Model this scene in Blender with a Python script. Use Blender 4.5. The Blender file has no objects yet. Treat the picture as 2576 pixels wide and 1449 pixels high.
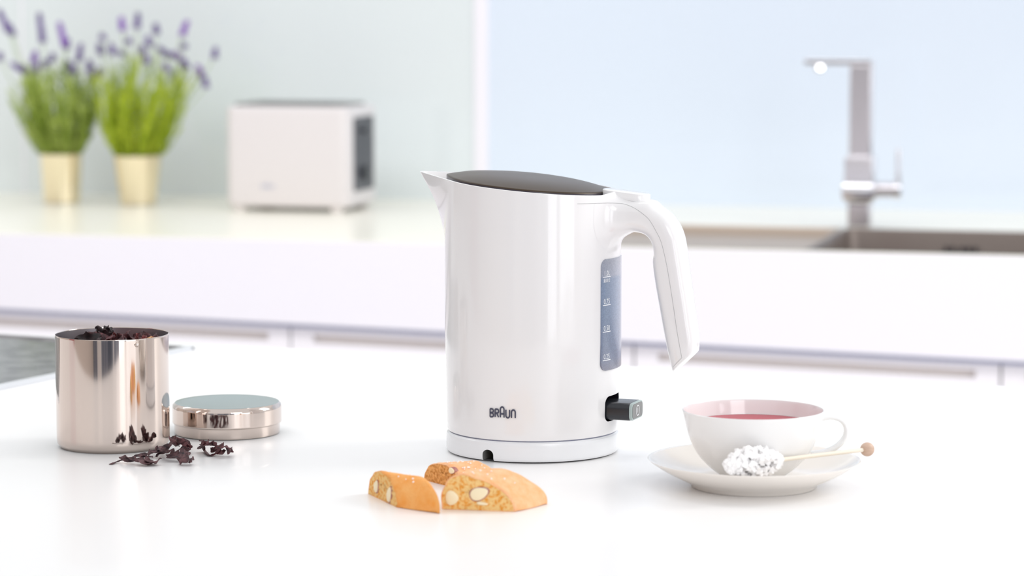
import bpy, bmesh, math, random
from mathutils import Vector, Matrix
random.seed(7)
S = bpy.context.scene
COL = S.collection
R = math.radians

# ------------------------------------------------------------------ camera, world, light
TOP = 0.900                       # height of both worktops above the floor
EYE = 0.3648                      # camera height above the worktops
FPX = 7000.0                      # focal length in photo pixels (2576 wide)
PITCH = math.atan(724.5 / FPX)
cam_d = bpy.data.cameras.new('camera'); cam = bpy.data.objects.new('camera', cam_d); COL.objects.link(cam)
cam.location = (0, 0, TOP + EYE); cam.rotation_euler = (R(90) - PITCH, 0, 0)
cam_d.sensor_width = 36.0; cam_d.lens = FPX / 2576 * 36.0
cam_d.dof.use_dof = True; cam_d.dof.focus_distance = 2.22; cam_d.dof.aperture_fstop = 6.2
cam_d.clip_start = 0.05
S.camera = cam
S.view_settings.view_transform = 'Standard'; S.view_settings.look = 'None'
S.view_settings.gamma = 1.0; S.view_settings.exposure = 0.0
S.view_settings.use_curve_mapping = False
S.cycles.use_denoising = True
S.cycles.max_bounces = 8; S.cycles.diffuse_bounces = 4; S.cycles.glossy_bounces = 4
S.cycles.transmission_bounces = 6
S.cycles.caustics_reflective = False; S.cycles.caustics_refractive = False
S.cycles.sample_clamp_indirect = 6.0

world = bpy.data.worlds.new('daylight'); S.world = world; world.use_nodes = True
wn = world.node_tree.nodes; wb = wn['Background']
wb.inputs['Color'].default_value = (0.975, 0.985, 1.0, 1); wb.inputs['Strength'].default_value = 0.90

def area(name, loc, target, sx, sy, energy, color):
    d = bpy.data.lights.new(name, 'AREA'); d.shape = 'RECTANGLE'; d.size = sx; d.size_y = sy
    d.energy = energy; d.color = color
    o = bpy.data.objects.new(name, d); COL.objects.link(o); o.location = loc
    o.rotation_euler = (Vector(target) - Vector(loc)).to_track_quat('-Z', 'Y').to_euler()
    return o
area('window_light_right', (2.2, 2.7, 2.3), (0, 2.3, .9), 1.0, 1.3, 26, (1.0, 0.985, 0.96))
area('fill_light_rear', (1.7, -1.6, 2.5), (.2, 3.0, .8), 1.8, 1.2, 26, (1.0, 0.985, 0.99))  # fill added behind the camera to brighten cabinet fronts and kettle
area('fill_light_back', (-1.1, 3.2, 2.55), (-.7, 4.6, .6), 3.2, .5, 22, (1.0, 0.98, 0.985))  # fill added to brighten the back of the kitchen

# ------------------------------------------------------------------ materials
def mat(name, col, rough=.5, metal=0, coat=0, trans=0, ior=1.5, spec=.5, sss=0, emit=0):
    m = bpy.data.materials.new(name); m.use_nodes = True
    b = m.node_tree.nodes['Principled BSDF']
    b.inputs['Base Color'].default_value = (*col, 1); b.inputs['Roughness'].default_value = rough
    b.inputs['Metallic'].default_value = metal; b.inputs['Coat Weight'].default_value = coat
    b.inputs['Coat Roughness'].default_value = .04
    b.inputs['Transmission Weight'].default_value = trans; b.inputs['IOR'].default_value = ior
    b.inputs['Specular IOR Level'].default_value = spec
    if sss:
        b.inputs['Subsurface Weight'].default_value = sss; b.inputs['Subsurface Radius'].default_value = (.01, .008, .006)
        b.inputs['Subsurface Scale'].default_value = .3
    if emit:
        b.inputs['Emission Color'].default_value = (*col, 1); b.inputs['Emission Strength'].default_value = emit
    return m

def noisy(m, c1, c2, scale, detail=4, lo=.35, hi=.65, stretch=(1, 1, 1), bump=0, bscale=None):
    nt = m.node_tree; N = nt.nodes; L = nt.links; b = N['Principled BSDF']
    tc = N.new('ShaderNodeTexCoord'); mp = N.new('ShaderNodeMapping'); mp.inputs['Scale'].default_value = stretch
    L.new(tc.outputs['Object'], mp.inputs['Vector'])
    n = N.new('ShaderNodeTexNoise'); n.inputs['Scale'].default_value = scale; n.inputs['Detail'].default_value = detail
    L.new(mp.outputs['Vector'], n.inputs['Vector'])
    r = N.new('ShaderNodeValToRGB'); r.color_ramp.elements[0].position = lo; r.color_ramp.elements[1].position = hi
    r.color_ramp.elements[0].color = (*c1, 1); r.color_ramp.elements[1].color = (*c2, 1)
    L.new(n.outputs['Fac'], r.inputs['Fac']); L.new(r.outputs['Color'], b.inputs['Base Color'])
    if bump:
        n2 = N.new('ShaderNodeTexNoise'); n2.inputs['Scale'].default_value = bscale or scale; n2.inputs['Detail'].default_value = 5
        L.new(mp.outputs['Vector'], n2.inputs['Vector'])
        bp = N.new('ShaderNodeBump'); bp.inputs['Strength'].default_value = 1; bp.inputs['Distance'].default_value = bump
        L.new(n2.outputs['Fac'], bp.inputs['Height']); L.new(bp.outputs['Normal'], b.inputs['Normal'])
    return m

M = {}
M['island_white'] = noisy(mat('island_white', (.9, .9, .9), .34, coat=.08), (.925, .915, .91), (.93, .92, .915), 3)
M['cream_top'] = noisy(mat('cream_top', (.9, .88, .8), .3, coat=.12), (.95, .925, .81), (.96, .935, .83), 2)
M['cabinet_white'] = mat('cabinet_white', (.89, .875, .925), .25, coat=.3)
M['cabinet_lower'] = mat('cabinet_lower', (.95, .93, .96), .3, coat=.2)
M['grip_shadow'] = mat('grip_shade', (.80, .74, .70), .4, metal=.2)  # shade of the grip recess, put into the colour
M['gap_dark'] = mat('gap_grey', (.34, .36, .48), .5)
M['glass_blue'] = noisy(mat('glass_blue', (.7, .76, .86), .12, coat=.3, spec=.5), (.69, .77, .88), (.71, .785, .895), 1.2, 2)
M['glass_grey'] = noisy(mat('glass_grey', (.66, .72, .76), .12, coat=.3, spec=.5), (.72, .78, .80), (.735, .79, .81), 1.2, 2)
M['joint'] = mat('joint_white', (.86, .84, .90), .4)
M['floor'] = noisy(mat('floor', (.3, .26, .22), .4), (.78, .75, .73), (.82, .79, .77), 3, stretch=(1, 12, 1))
M['beige_wall'] = mat('beige_wall', (.62, .55, .50), .6)
M['pale_wall'] = mat('pale_wall', (.75, .74, .74), .6)
M['slate_wall'] = noisy(mat('slate_wall', (.2, .22, .27), .5), (.10, .115, .16), (.30, .33, .39), 3, stretch=(6, 1, .2))
M['dark_door'] = noisy(mat('dark_door', (.05, .06, .09), .4), (.04, .05, .08), (.10, .12, .17), 6, stretch=(8, 1, .3))
M['red_panel'] = mat('red_panel', (.42, .16, .16), .5)
M['window_glow'] = mat('window_glow', (.93, .96, 1), .5, emit=2.0)
M['frame_white'] = mat('frame_white', (.8, .8, .8), .4)
M['plastic'] = mat('kettle_plastic', (.83, .82, .825), .16, coat=.5, sss=0)
M['plastic_base'] = mat('kettle_base_plastic', (.82, .83, .85), .25, coat=.2)
M['lid_brown'] = mat('lid_brown', (.046, .031, .020), .34, spec=.34)
M['lid_brown'].node_tree.nodes['Principled BSDF'].inputs['Specular Tint'].default_value = (1, .86, .72, 1)
M['lid_edge'] = mat('lid_edge', (.03, .022, .035), .3)
M['black_plastic'] = mat('black_plastic', (.022, .024, .03), .25)
M['recess_black'] = mat('recess_black', (.015, .013, .022), .35)
M['grey_button'] = mat('grey_button', (.22, .22, .22), .5)
M['mint_edge'] = mat('mint_edge', (.42, .50, .49), .4)
M['ink'] = mat('ink_slate', (.055, .058, .095), .5)
M['ink_soft'] = mat('ink_soft', (.40, .43, .56), .5)
M['white_print'] = mat('white_print', (.92, .93, .96), .5)
M['seam'] = mat('seam_grey', (.42, .42, .43), .6)
M['notch_grey'] = mat('notch_grey', (.17, .17, .165), .5)
M['foot_dark'] = mat('foot_dark', (.05, .05, .055), .6)
M['steel'] = mat('polished_steel', (.70, .605, .55), .07, metal=1)
M['steel_inside'] = mat('steel_inside', (.50, .47, .50), .35, metal=1)
M['steel_lid_top'] = mat('steel_lid_top', (.34, .41, .41), .24, metal=1)
M['chrome'] = mat('chrome', (.78, .77, .80), .14, metal=1)
M['mirror_chrome'] = mat('mirror_chrome', (.95, .95, .95), .03, metal=1)
M['tap_steel'] = mat('tap_steel', (.74, .71, .74), .22, metal=.9)
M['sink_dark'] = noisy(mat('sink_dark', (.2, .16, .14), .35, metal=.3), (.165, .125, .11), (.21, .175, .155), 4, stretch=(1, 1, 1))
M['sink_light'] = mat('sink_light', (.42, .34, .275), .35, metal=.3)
M['hob_glass'] = noisy(mat('hob_glass', (.09, .09, .1), .14, spec=.2), (.045, .045, .05), (.15, .15, .155), 40, 3, .4, .6)
M['hob_trim'] = mat('hob_trim', (.75, .77, .80), .3, metal=.5)
M['porcelain'] = mat('porcelain', (.88, .875, .87), .12, coat=.5)
M['saucer_glaze'] = mat('saucer_glaze', (.89, .845, .795), .12, coat=.5)
M['tea'] = mat('tea', (.45, .03, .06), .05, spec=.12, ior=1.33)
M['sugar'] = noisy(mat('sugar', (.95, .94, .94), .2, trans=.0, spec=.5), (.95, .935, .93), (.985, .975, .975), 300, 2)
M['stick_wood'] = mat('stick_wood', (.86, .78, .66), .5)
M['ball_wood'] = noisy(mat('ball_wood', (.6, .4, .3), .45), (.50, .33, .24), (.66, .48, .37), 60, 3, stretch=(1, 1, 4))
M['crust'] = noisy(mat('crust', (.8, .4, .15), .6, spec=.3), (.95, .37, .07), (1.0, .50, .16), 130, 5, .3, .7, bump=.0012, bscale=700)
M['crust_pale'] = noisy(mat('crust_pale', (.8, .4, .15), .6, spec=.3), (.97, .46, .20), (1.0, .60, .34), 130, 5, .3, .7, bump=.0012, bscale=700)
M['crumb'] = noisy(mat('crumb', (.85, .55, .2), .75, spec=.2), (.90, .36, .05), (1.0, .66, .27), 420, 6, .36, .52, bump=.0016, bscale=700)
M['crumb_dark'] = noisy(mat('crumb_dark', (.7, .36, .12), .75, spec=.2), (.60, .22, .04), (.98, .48, .16), 420, 6, .35, .58, bump=.0016, bscale=700)
M['almond'] = mat('almond', (.93, .80, .55), .5)
M['almond_skin'] = noisy(mat('almond_skin', (.4, .15, .12), .6), (.36, .10, .09), (.55, .30, .25), 200)
M['sugar_grain'] = mat('sugar_grain', (.97, .93, .92), .3)
M['hibiscus'] = noisy(mat('hibiscus', (.1, .03, .04), .55), (.035, .012, .016), (.16, .055, .06), 260, 4, bump=.0006, bscale=900)
M['hibiscus_red'] = noisy(mat('hibiscus_red', (.25, .03, .03), .5), (.09, .012, .014), (.30, .05, .045), 160, 4, bump=.0006, bscale=900)
M['hibiscus_grey'] = noisy(mat('hibiscus_grey', (.2, .12, .13), .6), (.030, .015, .020), (.19, .095, .10), 180, 4, bump=.0006, bscale=900)
M['hibiscus_dark'] = noisy(mat('hibiscus_dark', (.04, .02, .02), .55), (.010, .007, .008), (.045, .022, .024), 200)
M['peel_orange'] = noisy(mat('peel_orange', (.7, .35, .1), .5), (.55, .25, .07), (.80, .45, .16), 120)
M['pot_metal'] = mat('pot_metal', (.93, .82, .60), .20, metal=1)
M['soil'] = noisy(mat('soil', (.06, .05, .03), .9), (.03, .03, .02), (.09, .08, .04), 80)
M['leaf'] = noisy(mat('leaf', (.35, .48, .05), .55, spec=.3), (.27, .38, .012), (.54, .64, .05), 30)
M['leaf_dull'] = noisy(mat('leaf_dull', (.35, .45, .12), .55, spec=.3), (.24, .34, .04), (.46, .56, .13), 30)
M['stalk'] = mat('stalk', (.42, .52, .30), .6)
M['bloom'] = noisy(mat('bloom', (.2, .14, .4), .7, spec=.2), (.085, .06, .19), (.24, .17, .40), 120)
M['bloom_bright'] = noisy(mat('bloom_bright', (.3, .14, .5), .7, spec=.2), (.17, .06, .36), (.33, .17, .55), 120)
M['toaster_white'] = mat('toaster_white', (.70, .665, .67), .35, coat=.1)
M['toaster_panel'] = noisy(mat('toaster_panel', (.055, .058, .07), .35, spec=.25), (.045, .048, .06), (.075, .078, .09), 12)
M['toaster_top'] = mat('toaster_top', (.20, .20, .19), .4, metal=.3)

# steel can: faint vertical brushing; water gauge: two tones split at the water line
def gauge_mat():
    m = mat('gauge_window', (.2, .24, .33), .12, coat=.4); nt = m.node_tree; N = nt.nodes; L = nt.links
    b = N['Principled BSDF']; tc = N.new('ShaderNodeTexCoord'); sp = N.new('ShaderNodeSeparateXYZ')
    L.new(tc.outputs['Object'], sp.inputs[0])
    r = N.new('ShaderNodeValToRGB'); r.color_ramp.interpolation = 'LINEAR'
    mr = N.new('ShaderNodeMapRange'); mr.inputs['From Min'].default_value = .070; mr.inputs['From Max'].default_value = .160
    L.new(sp.outputs['Z'], mr.inputs['Value']); L.new(mr.outputs[0], r.inputs['Fac'])
    cr = r.color_ramp; cr.elements[0].position = 0; cr.elements[0].color = (.20, .20, .26, 1)
    cr.elements[1].position = 1; cr.elements[1].color = (.30, .32, .38, 1)
    for p_, c_ in ((.12, (.17, .20, .29, 1)), (.5, (.19, .245, .35, 1)), (.82, (.20, .26, .37, 1)), (.85, (.29, .32, .40, 1))):
        e = cr.elements.new(p_); e.color = c_
    n = N.new('ShaderNodeTexNoise'); n.inputs['Scale'].default_value = 900; L.new(tc.outputs['Object'], n.inputs['Vector'])
    mx = N.new('ShaderNodeMixRGB'); mx.blend_type = 'OVERLAY'; mx.inputs['Fac'].default_value = .35
    L.new(r.outputs['Color'], mx.inputs['Color1']); L.new(n.outputs['Fac'], mx.inputs['Color2'])
    L.new(mx.outputs[0], b.inputs['Base Color'])
    return m
M['gauge'] = gauge_mat()

# ------------------------------------------------------------------ helpers
def tag(o, label=None, cat=None, group=None, kind=None):
    if label: o['label'] = label
    if cat: o['category'] = cat
    if group: o['group'] = group
    if kind: o['kind'] = kind
    return o

def thing(name, label, cat, loc=(0, 0, 0), rz=0, group=None, rot=None):
    o = bpy.data.objects.new(name, None); COL.objects.link(o); o.empty_display_size = .02
    o.location = loc; o.rotation_euler = rot if rot else (0, 0, rz)
    return tag(o, label, cat, group)

def mesh_obj(name, me, mats, parent=None, smooth=True, label=None):
    if not isinstance(mats, (list, tuple)): mats = [mats]
    for m in mats: me.materials.append(m)
    if smooth:
        for p in me.polygons: p.use_smooth = True
    o = bpy.data.objects.new(name, me); COL.objects.link(o); o.parent = parent
    if label: o['label'] = label
    return o

def obj(name, bm, mats, parent=None, smooth=True, sharp=35, label=None, recalc=True):
    if recalc: bmesh.ops.recalc_face_normals(bm, faces=bm.faces[:])
    if smooth and sharp:
        for e in bm.edges:
            if len(e.link_faces) == 2 and e.calc_face_angle(0) > R(sharp): e.smooth = False
    me = bpy.data.meshes.new(name); bm.to_mesh(me); bm.free()
    return mesh_obj(name, me, mats, parent, smooth, label)

def bevel(o, w, seg=3, angle=30):
    b = o.modifiers.new('bevel', 'BEVEL'); b.width = w; b.segments = seg; b.limit_method = 'ANGLE'; b.angle_limit = R(angle)
    b.harden_normals = False
    return o

def add_box(bm, x0, x1, y0, y1, z0, z1, mtx=None, mi=0):
    vs = [bm.verts.new((x, y, z)) for z in (z0, z1) for y in (y0, y1) for x in (x0, x1)]
    if mtx is not None:
        for v in vs: v.co = mtx @ v.co
    for f in ((0, 2, 3, 1), (4, 5, 7, 6), (0, 1, 5, 4), (2, 6, 7, 3), (0, 4, 6, 2), (1, 3, 7, 5)):
        fc = bm.faces.new([vs[i] for i in f]); fc.material_index = mi
    return vs

def box(name, x0, x1, y0, y1, z0, z1, m, parent=None, bev=0, mtx=None, label=None):
    bm = bmesh.new(); add_box(bm, x0, x1, y0, y1, z0, z1, mtx)
    o = obj(name, bm, m, parent, smooth=bool(bev), label=label)
    if bev: bevel(o, bev)
    return o

def loft(bm, rings, close=True, cap0=True, cap1=True, mi=0):
    vr = [[bm.verts.new(p) for p in r] for r in rings]
    n = len(vr[0])
    for a, b in zip(vr, vr[1:]):
        for i in range(n if close else n - 1):
            j = (i + 1) % n
            f = bm.faces.new((a[i], a[j], b[j], b[i])); f.material_index = mi
    if cap0: bm.faces.new(list(reversed(vr[0]))).material_index = mi
    if cap1: bm.faces.new(vr[-1]).material_index = mi
    return vr

def lathe(bm, prof, n=96, cx=0, cy=0, cap0=False, cap1=False):
    rings = [[(cx + r * math.cos(2 * math.pi * i / n), cy + r * math.sin(2 * math.pi * i / n), z) for i in range(n)] for r, z in prof]
    return loft(bm, rings, True, cap0, cap1)

def tube(bm, pts, rad, n=10, caps=True):
    pts = [Vector(p) for p in pts]
    if not isinstance(rad, (list, tuple)): rad = [rad] * len(pts)
    up = Vector((0, 0, 1)); rings = []; last = None
    for i, p in enumerate(pts):
        d = (pts[min(i + 1, len(pts) - 1)] - pts[max(i - 1, 0)]).normalized()
        a = last if last is not None else (up if abs(d.z) < .9 else Vector((1, 0, 0)))
        s = d.cross(a).normalized(); t = s.cross(d).normalized(); last = t
        rings.append([p + rad[i] * (math.cos(2 * math.pi * k / n) * s + math.sin(2 * math.pi * k / n) * t) for k in range(n)])
    return loft(bm, rings, True, caps, caps)

def catmull(pts, n=8):
    pts = [Vector(p) for p in pts]; out = []
    for i in range(len(pts) - 1):
        p0 = pts[max(i - 1, 0)]; p1 = pts[i]; p2 = pts[i + 1]; p3 = pts[min(i + 2, len(pts) - 1)]
        for k in range(n):
            t = k / n
            out.append(.5 * ((2 * p1) + (p2 - p0) * t + (2 * p0 - 5 * p1 + 4 * p2 - p3) * t * t + (3 * p1 - p0 - 3 * p2 + p3) * t ** 3))
    out.append(pts[-1]); return out

def rrect(w, h, r, n=6, cx=0, cy=0):
    out = []
    for (sx, sy, a0) in ((1, 1, 0), (-1, 1, 90), (-1, -1, 180), (1, -1, 270)):
        for k in range(n + 1):
            a = R(a0 + 90 * k / n)
            out.append((cx + sx * (w / 2 - r) + r * math.cos(a), cy + sy * (h / 2 - r) + r * math.sin(a)))
    return out

def copy_tree(o, parent=None):
    c = o.copy(); COL.objects.link(c)
    if parent is not None: c.parent = parent
    for ch in [x for x in COL.objects if x.parent == o]: copy_tree(ch, c)
    return c

def struct(o): o['kind'] = 'structure'; return o

# a point of a horizontal plane from its place in the photo (used to lay out the objects on the worktops)
CP, SP = math.cos(PITCH), math.sin(PITCH)
def at(px, py, z=0.0):
    a = (px - 1288) / FPX; b = -(py - 724.5) / FPX
    d = Vector((a, CP + b * SP, -SP + b * CP)); t = (z - EYE) / d.z
    return Vector((d.x * t, d.y * t, TOP + z))

# ------------------------------------------------------------------ the room
WA = R(14.5); WO = Vector((-.04, 5.055, 0))
WM = Matrix.Translation(WO) @ Matrix.Rotation(-WA, 4, 'Z')        # local x along the wall, local -y out of the wall
def W(u, w, z): return WM @ Vector((u, -w, z))
def wbox(name, u0, u1, w0, w1, z0, z1, m, parent=None, bev=0, label=None):
    return box(name, u0, u1, -w1, -w0, z0, z1, m, parent, bev, WM, label)

struct(box('floor', -4.5, 4.5, -3.2, 7.5, -.05, 0, M['floor']))
struct(wbox('wall_back', -4, 4, -.15, -.006, 0, 2.7, M['pale_wall']))
struct(wbox('wall_back_panel', -.914, -.029, -.006, 0, TOP, 2.5, M['glass_grey']))
struct(wbox('wall_back_panel', -3.2, -.918, -.006, 0, TOP, 2.5, M['glass_grey']))
struct(wbox('wall_back_panel', -.003, 3.2, -.006, 0, TOP, 2.5, M['glass_blue']))
struct(wbox('trim_1', -.029, -.003, -.006, .004, TOP, 2.5, M['joint'], bev=.001))
struct(wbox('trim_2', -.918, -.914, -.006, .001, TOP, 2.5, M['joint']))
# rear wall behind the camera with tall windows (lights the front of things, shows in the steel)
struct(box('wall_left', -3.4, -3.3, -3, 4.6, 0, 2.2, M['beige_wall']))
struct(box('red_reflect_panel', -3.3, -3.27, 1.35, 2.1, 0, 2.1, M['red_panel']))  # unseen red panel, added to show in the steel
bm = bmesh.new()
for a_, b_ in ((-3.4, 1.75), (3.1, 3.4)): add_box(bm, a_, b_, -3.0, -2.9, 0, 2.2)
add_box(bm, 1.75, 3.1, -3.0, -2.9, 2.0, 2.2)
struct(obj('wall_rear', bm, M['slate_wall'], smooth=False))
bm = bmesh.new(); add_box(bm, 3.3, 3.4, -2.9, -2.6, 0, 2.2); add_box(bm, 3.3, 3.4, -.1, .5, 0, 2.2); add_box(bm, 3.3, 3.4, -2.6, -.1, 2.0, 2.2)
struct(obj('wall_right', bm, M['beige_wall'], smooth=False))
w_ = thing('window_1', None, None); struct(w_)
box('window_pane', 1.8, 3.05, -2.97, -2.96, .05, 1.95, M['window_glow'], w_)
bm = bmesh.new(); add_box(bm, 1.75, 1.8, -2.98, -2.92, 0, 2); add_box(bm, 3.05, 3.1, -2.98, -2.92, 0, 2); add_box(bm, 1.75, 3.1, -2.98, -2.92, 0, .05); add_box(bm, 1.75, 3.1, -2.98, -2.92, 1.95, 2)
obj('window_frame', bm, M['frame_white'], w_, smooth=False)
w_ = thing('window_2', None, None); struct(w_)
box('window_pane', 3.36, 3.37, -2.55, -.15, .05, 1.95, M['window_glow'], w_)
bm = bmesh.new(); add_box(bm, 3.32, 3.38, -2.6, -2.55, 0, 2); add_box(bm, 3.32, 3.38, -.15, -.1, 0, 2); add_box(bm, 3.32, 3.38, -2.6, -.1, 0, .05); add_box(bm, 3.32, 3.38, -2.6, -.1, 1.95, 2)
obj('window_frame', bm, M['frame_white'], w_, smooth=False)
struct(box('door_2', -2.35, -1.55, -2.9, -2.87, 0, 2.1, M['pale_wall']))
struct(box('door_3', -.35, .35, -2.9, -2.87, 0, 2.1, M['dark_door']))
struct(box('trim_3', .62, .74, -2.9, -2.86, 0, 2.2, M['frame_white']))

# ---- worktop run along the wall, with the sink cut in
wt = thing('worktop', 'long cream worktop with deep white front edge along the glass wall', 'worktop', W(0, 0, TOP), -WA)
SU0, SU1, SW0, SW1 = .33, 1.62, .440, .842
bm = bmesh.new(); z0, z1 = -.03, 0
add_box(bm, -3.2, SU0, -.86, 0, z0, z1); add_box(bm, SU1, 3.2, -.86, 0, z0, z1)
add_box(bm, SU0, SU1, -SW0, 0, z0, z1); add_box(bm, SU0, SU1, -.86, -SW1, z0, z1)
obj('top_slab', bm, M['cream_top'], wt, smooth=False)
bm = bmesh.new(); vs = add_box(bm, -3.2, 3.2, -.861, -.843, -.136, -.0015)
for v in vs:
    if v.co.z < -.1: v.co.z = -.1310 - v.co.x * .0205
fas = obj('front_panel', bm, M['cabinet_white'], None, smooth=False); fas.location = W(0, 0, TOP); fas.rotation_euler = (0, 0, -WA)
tag(fas, 'long smooth white front panel directly below the cream worktop edge', 'panel')
# cabinets below: each a unit of its own
b0 = [-1.71, -1.17, -.631, -.093, .448, .990, 1.53]
clab = ['white base cabinet at the far left, under the flower pots', 'white base cabinet below the two lavender pots, left of the steel canister',
        'white base cabinet behind the steel canister, first full grip slot from the left', 'white base cabinet directly behind the kettle',
        'white base cabinet under the sink behind the teacup', 'white base cabinet at the right edge, past the last grip slot']
for k in range(len(b0) - 1):
    u0, u1 = b0[k] + .0015, b0[k + 1] - .0015
    c = thing('base_cabinet', clab[k], 'cabinet', W((u0 + u1) / 2, 0, 0), -WA, 'base cabinets under the long worktop')
    hw = (u1 - u0) / 2; cx = (u0 + u1) / 2
    zt = TOP - .1310 - cx * .0205 - .004
    box('carcass', -hw, hw, -.822, -.02, .1, zt - .022, M['cabinet_lower'], c)
    bm = bmesh.new()      # door with a grip slot let into its upper edge
    sh = .0205 * hw
    zs = zt - .0135; zb = zs - .0125
    add_box(bm, -hw, hw, -.845, -.823, .12, zb)
    add_box(bm, -hw, -hw + .035, -.845, -.823, zb, zs); add_box(bm, hw - .035, hw, -.845, -.823, zb, zs)
    add_box(bm, -hw, hw, -.845, -.823, zs, zt)
    for v in bm.verts:
        if v.co.z > zb - .001: v.co.z -= v.co.x * .0205
    obj('door', bm, M['cabinet_lower'], c, smooth=False)
    bm = bmesh.new()
    vs = add_box(bm, -hw + .035, hw - .035, -.8335, -.8232, zb - .002, zs + .002)
    for v in vs: v.co.z -= v.co.x * .0205
    obj('grip_slot', bm, M['grip_shadow'], c, smooth=False, label='recessed finger grip coloured in beige shade')
    box('plinth', -hw, hw, -.78, -.76, .0, .1, M['cabinet_lower'], c)
bm = bmesh.new(); vs = add_box(bm, -3.2, 3.2, -.857, -.826, -.139, -.133)  # added strip, coloured as the shadow line under the front panel
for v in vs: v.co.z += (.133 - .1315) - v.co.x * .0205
obj('shadow_strip', bm, M['gap_dark'], fas, smooth=False, label='blue grey strip for the shadow line under the front edge')

# ---- sink
sk = thing('sink', 'brushed steel inset sink with shallow drainer in the worktop on the right', 'sink', W(0, 0, TOP), -WA)
def basin(name, u0, u1, depth, m, w0=SW0, w1=SW1):
    bm = bmesh.new(); r = .02
    ring = lambda w, z, ins: [(x, y, z) for x, y in rrect((u1 - u0) - 2 * ins, (w1 - w0) - 2 * ins, .02, 5, (u0 + u1) / 2, -(w0 + w1) / 2)]
    loft(bm, [ring(0, .0008, -.0), ring(0, .0008, .003), ring(0, -.004, .005), ring(0, -depth + .01, .008), ring(0, -depth, .018)], True, False, True)
    bmesh.ops.recalc_face_normals(bm, faces=bm.faces[:])
    bmesh.ops.reverse_faces(bm, faces=bm.faces[:])
    return obj(name, bm, m, sk, recalc=False)
DRW = .705
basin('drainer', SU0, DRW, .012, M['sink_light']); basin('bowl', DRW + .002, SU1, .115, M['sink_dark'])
bm = bmesh.new()
for k in range(5): add_box(bm, .868 + k * .0105 + (.004 if k > 1 else 0), .873 + k * .0105 + (.004 if k > 1 else 0), -SW0 - .0135, -SW0 - .0085, -.046, -.024)
obj('overflow_slots', bm, M['recess_black'], sk, smooth=False, label='dark overflow slots in the back of the bowl')
bm = bmesh.new(); lathe(bm, [(.0, -.0105), (.022, -.0105), (.024, -.009), (.03, -.0102)], 32)
for v in bm.verts: v.co += Vector((.66, -.79, 0))
obj('drain', bm, M['chrome'], sk)

# ---- tap
FP = at(2163, 571); tp = thing('kitchen_tap', 'tall square steel kitchen tap with long flat spout behind the sink', 'tap', FP, -WA - R(0))
box('lower_column', -.018, .018, -.018, .018, 0, .045, M['tap_steel'], tp, bev=.002)
bm = bmesh.new()
loft(bm, [[(x, y, z) for x, y in rrect(w, w, .003, 3)] for w, z in ((.036, .038), (.052, .046), (.054, .052), (.054, .070), (.046, .074))], True, True, True)
obj('collar', bm, M['chrome'], tp, sharp=50)
box('body_block', -.0235, .0235, -.022, .022, .073, .115, M['chrome'], tp, bev=.002)
box('riser', -.018, .018, -.012, .012, .114, .262, M['tap_steel'], tp, bev=.0025)
bm = bmesh.new()
box('spout', -.092, .018, -.0125, .0125, .261, .2705, M['chrome'], tp, bev=.002)
bm = bmesh.new(); lathe(bm, [(.0, .250), (.007, .250), (.0085, .252), (.0085, .262)], 32, cx=-.068, cap1=True)
obj('aerator', bm, M['chrome'], tp)
bm = bmesh.new()   # mirror disc added at the aerator, aimed to glint at the camera
apos = Vector((-.068, -.002, .2565)); aw = FP + Matrix.Rotation(-WA, 3, 'Z') @ apos
hv = ((cam.location - aw).normalized() + (Vector((1.7, -1.6, 2.5)) - aw).normalized()).normalized()
hv = Matrix.Rotation(WA, 3, 'Z') @ hv; hs = hv.cross(Vector((0, 0, 1))).normalized(); hu = hs.cross(hv)
loft(bm, [[apos + hv * d + hs * (.0052 * math.cos(2 * math.pi * k / 24)) + hu * (.0052 * math.sin(2 * math.pi * k / 24)) for k in range(24)] for d in (.003, .0085)])
obj('glint_disc', bm, M['mirror_chrome'], tp, sharp=30)
bm = bmesh.new(); tube(bm, [(.02, 0, .061), (.058, 0, .061)], .0125, 24); obj('valve_barrel', bm, M['tap_steel'], tp)
bm = bmesh.new(); tube(bm, [(.056, 0, .061), (.066, 0, .061)], .0150, 24)
kn = obj('lever_hub', bm, M['chrome'], tp)
box('lever', .058, .0645, -.008, .008, .066, .128, M['chrome'], tp, bev=.002)

# ---- toaster
ML = []                                    # stroke lettering -------------------------------------------------
def strokes_bm(bm, lines, w, fmap, th=0.0):
    """flat ribbons of width w along 2D polylines, each point taken to 3D by fmap(x, y)"""
    for ln in lines:
        closed = (abs(ln[0][0] - ln[-1][0]) + abs(ln[0][1] - ln[-1][1])) < 1e-9 and len(ln) > 2
        n = len(ln); L_, R_ = [], []
        for i, (x, y) in enumerate(ln):
            if closed:
                a = ln[(i - 1) % (n - 1)] if i > 0 else ln[n - 2]; b = ln[(i + 1) % (n - 1)] if i < n - 1 else ln[1]
            else:
                a = ln[max(i - 1, 0)]; b = ln[min(i + 1, n - 1)]
            d1 = Vector((x - a[0], y - a[1])); d2 = Vector((b[0] - x, b[1] - y))
            if d1.length < 1e-9: d1 = d2
            if d2.length < 1e-9: d2 = d1
            d1.normalize(); d2.normalize(); t = (d1 + d2)
            if t.length < 1e-6: t = d1
            t.normalize(); nrm = Vector((-t.y, t.x)); sc = min(1.5, 1 / max(.4, nrm.dot(Vector((-d1.y, d1.x)))))
            L_.append((x + nrm.x * w / 2 * sc, y + nrm.y * w / 2 * sc)); R_.append((x - nrm.x * w / 2 * sc, y - nrm.y * w / 2 * sc))
        vl = [bm.verts.new(fmap(*q)) for q in L_]; vr = [bm.verts.new(fmap(*q)) for q in R_]
        for i in range(n - 1):
            try: bm.faces.new((vl[i], vr[i], vr[i + 1], vl[i + 1]))
            except ValueError: pass

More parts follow.
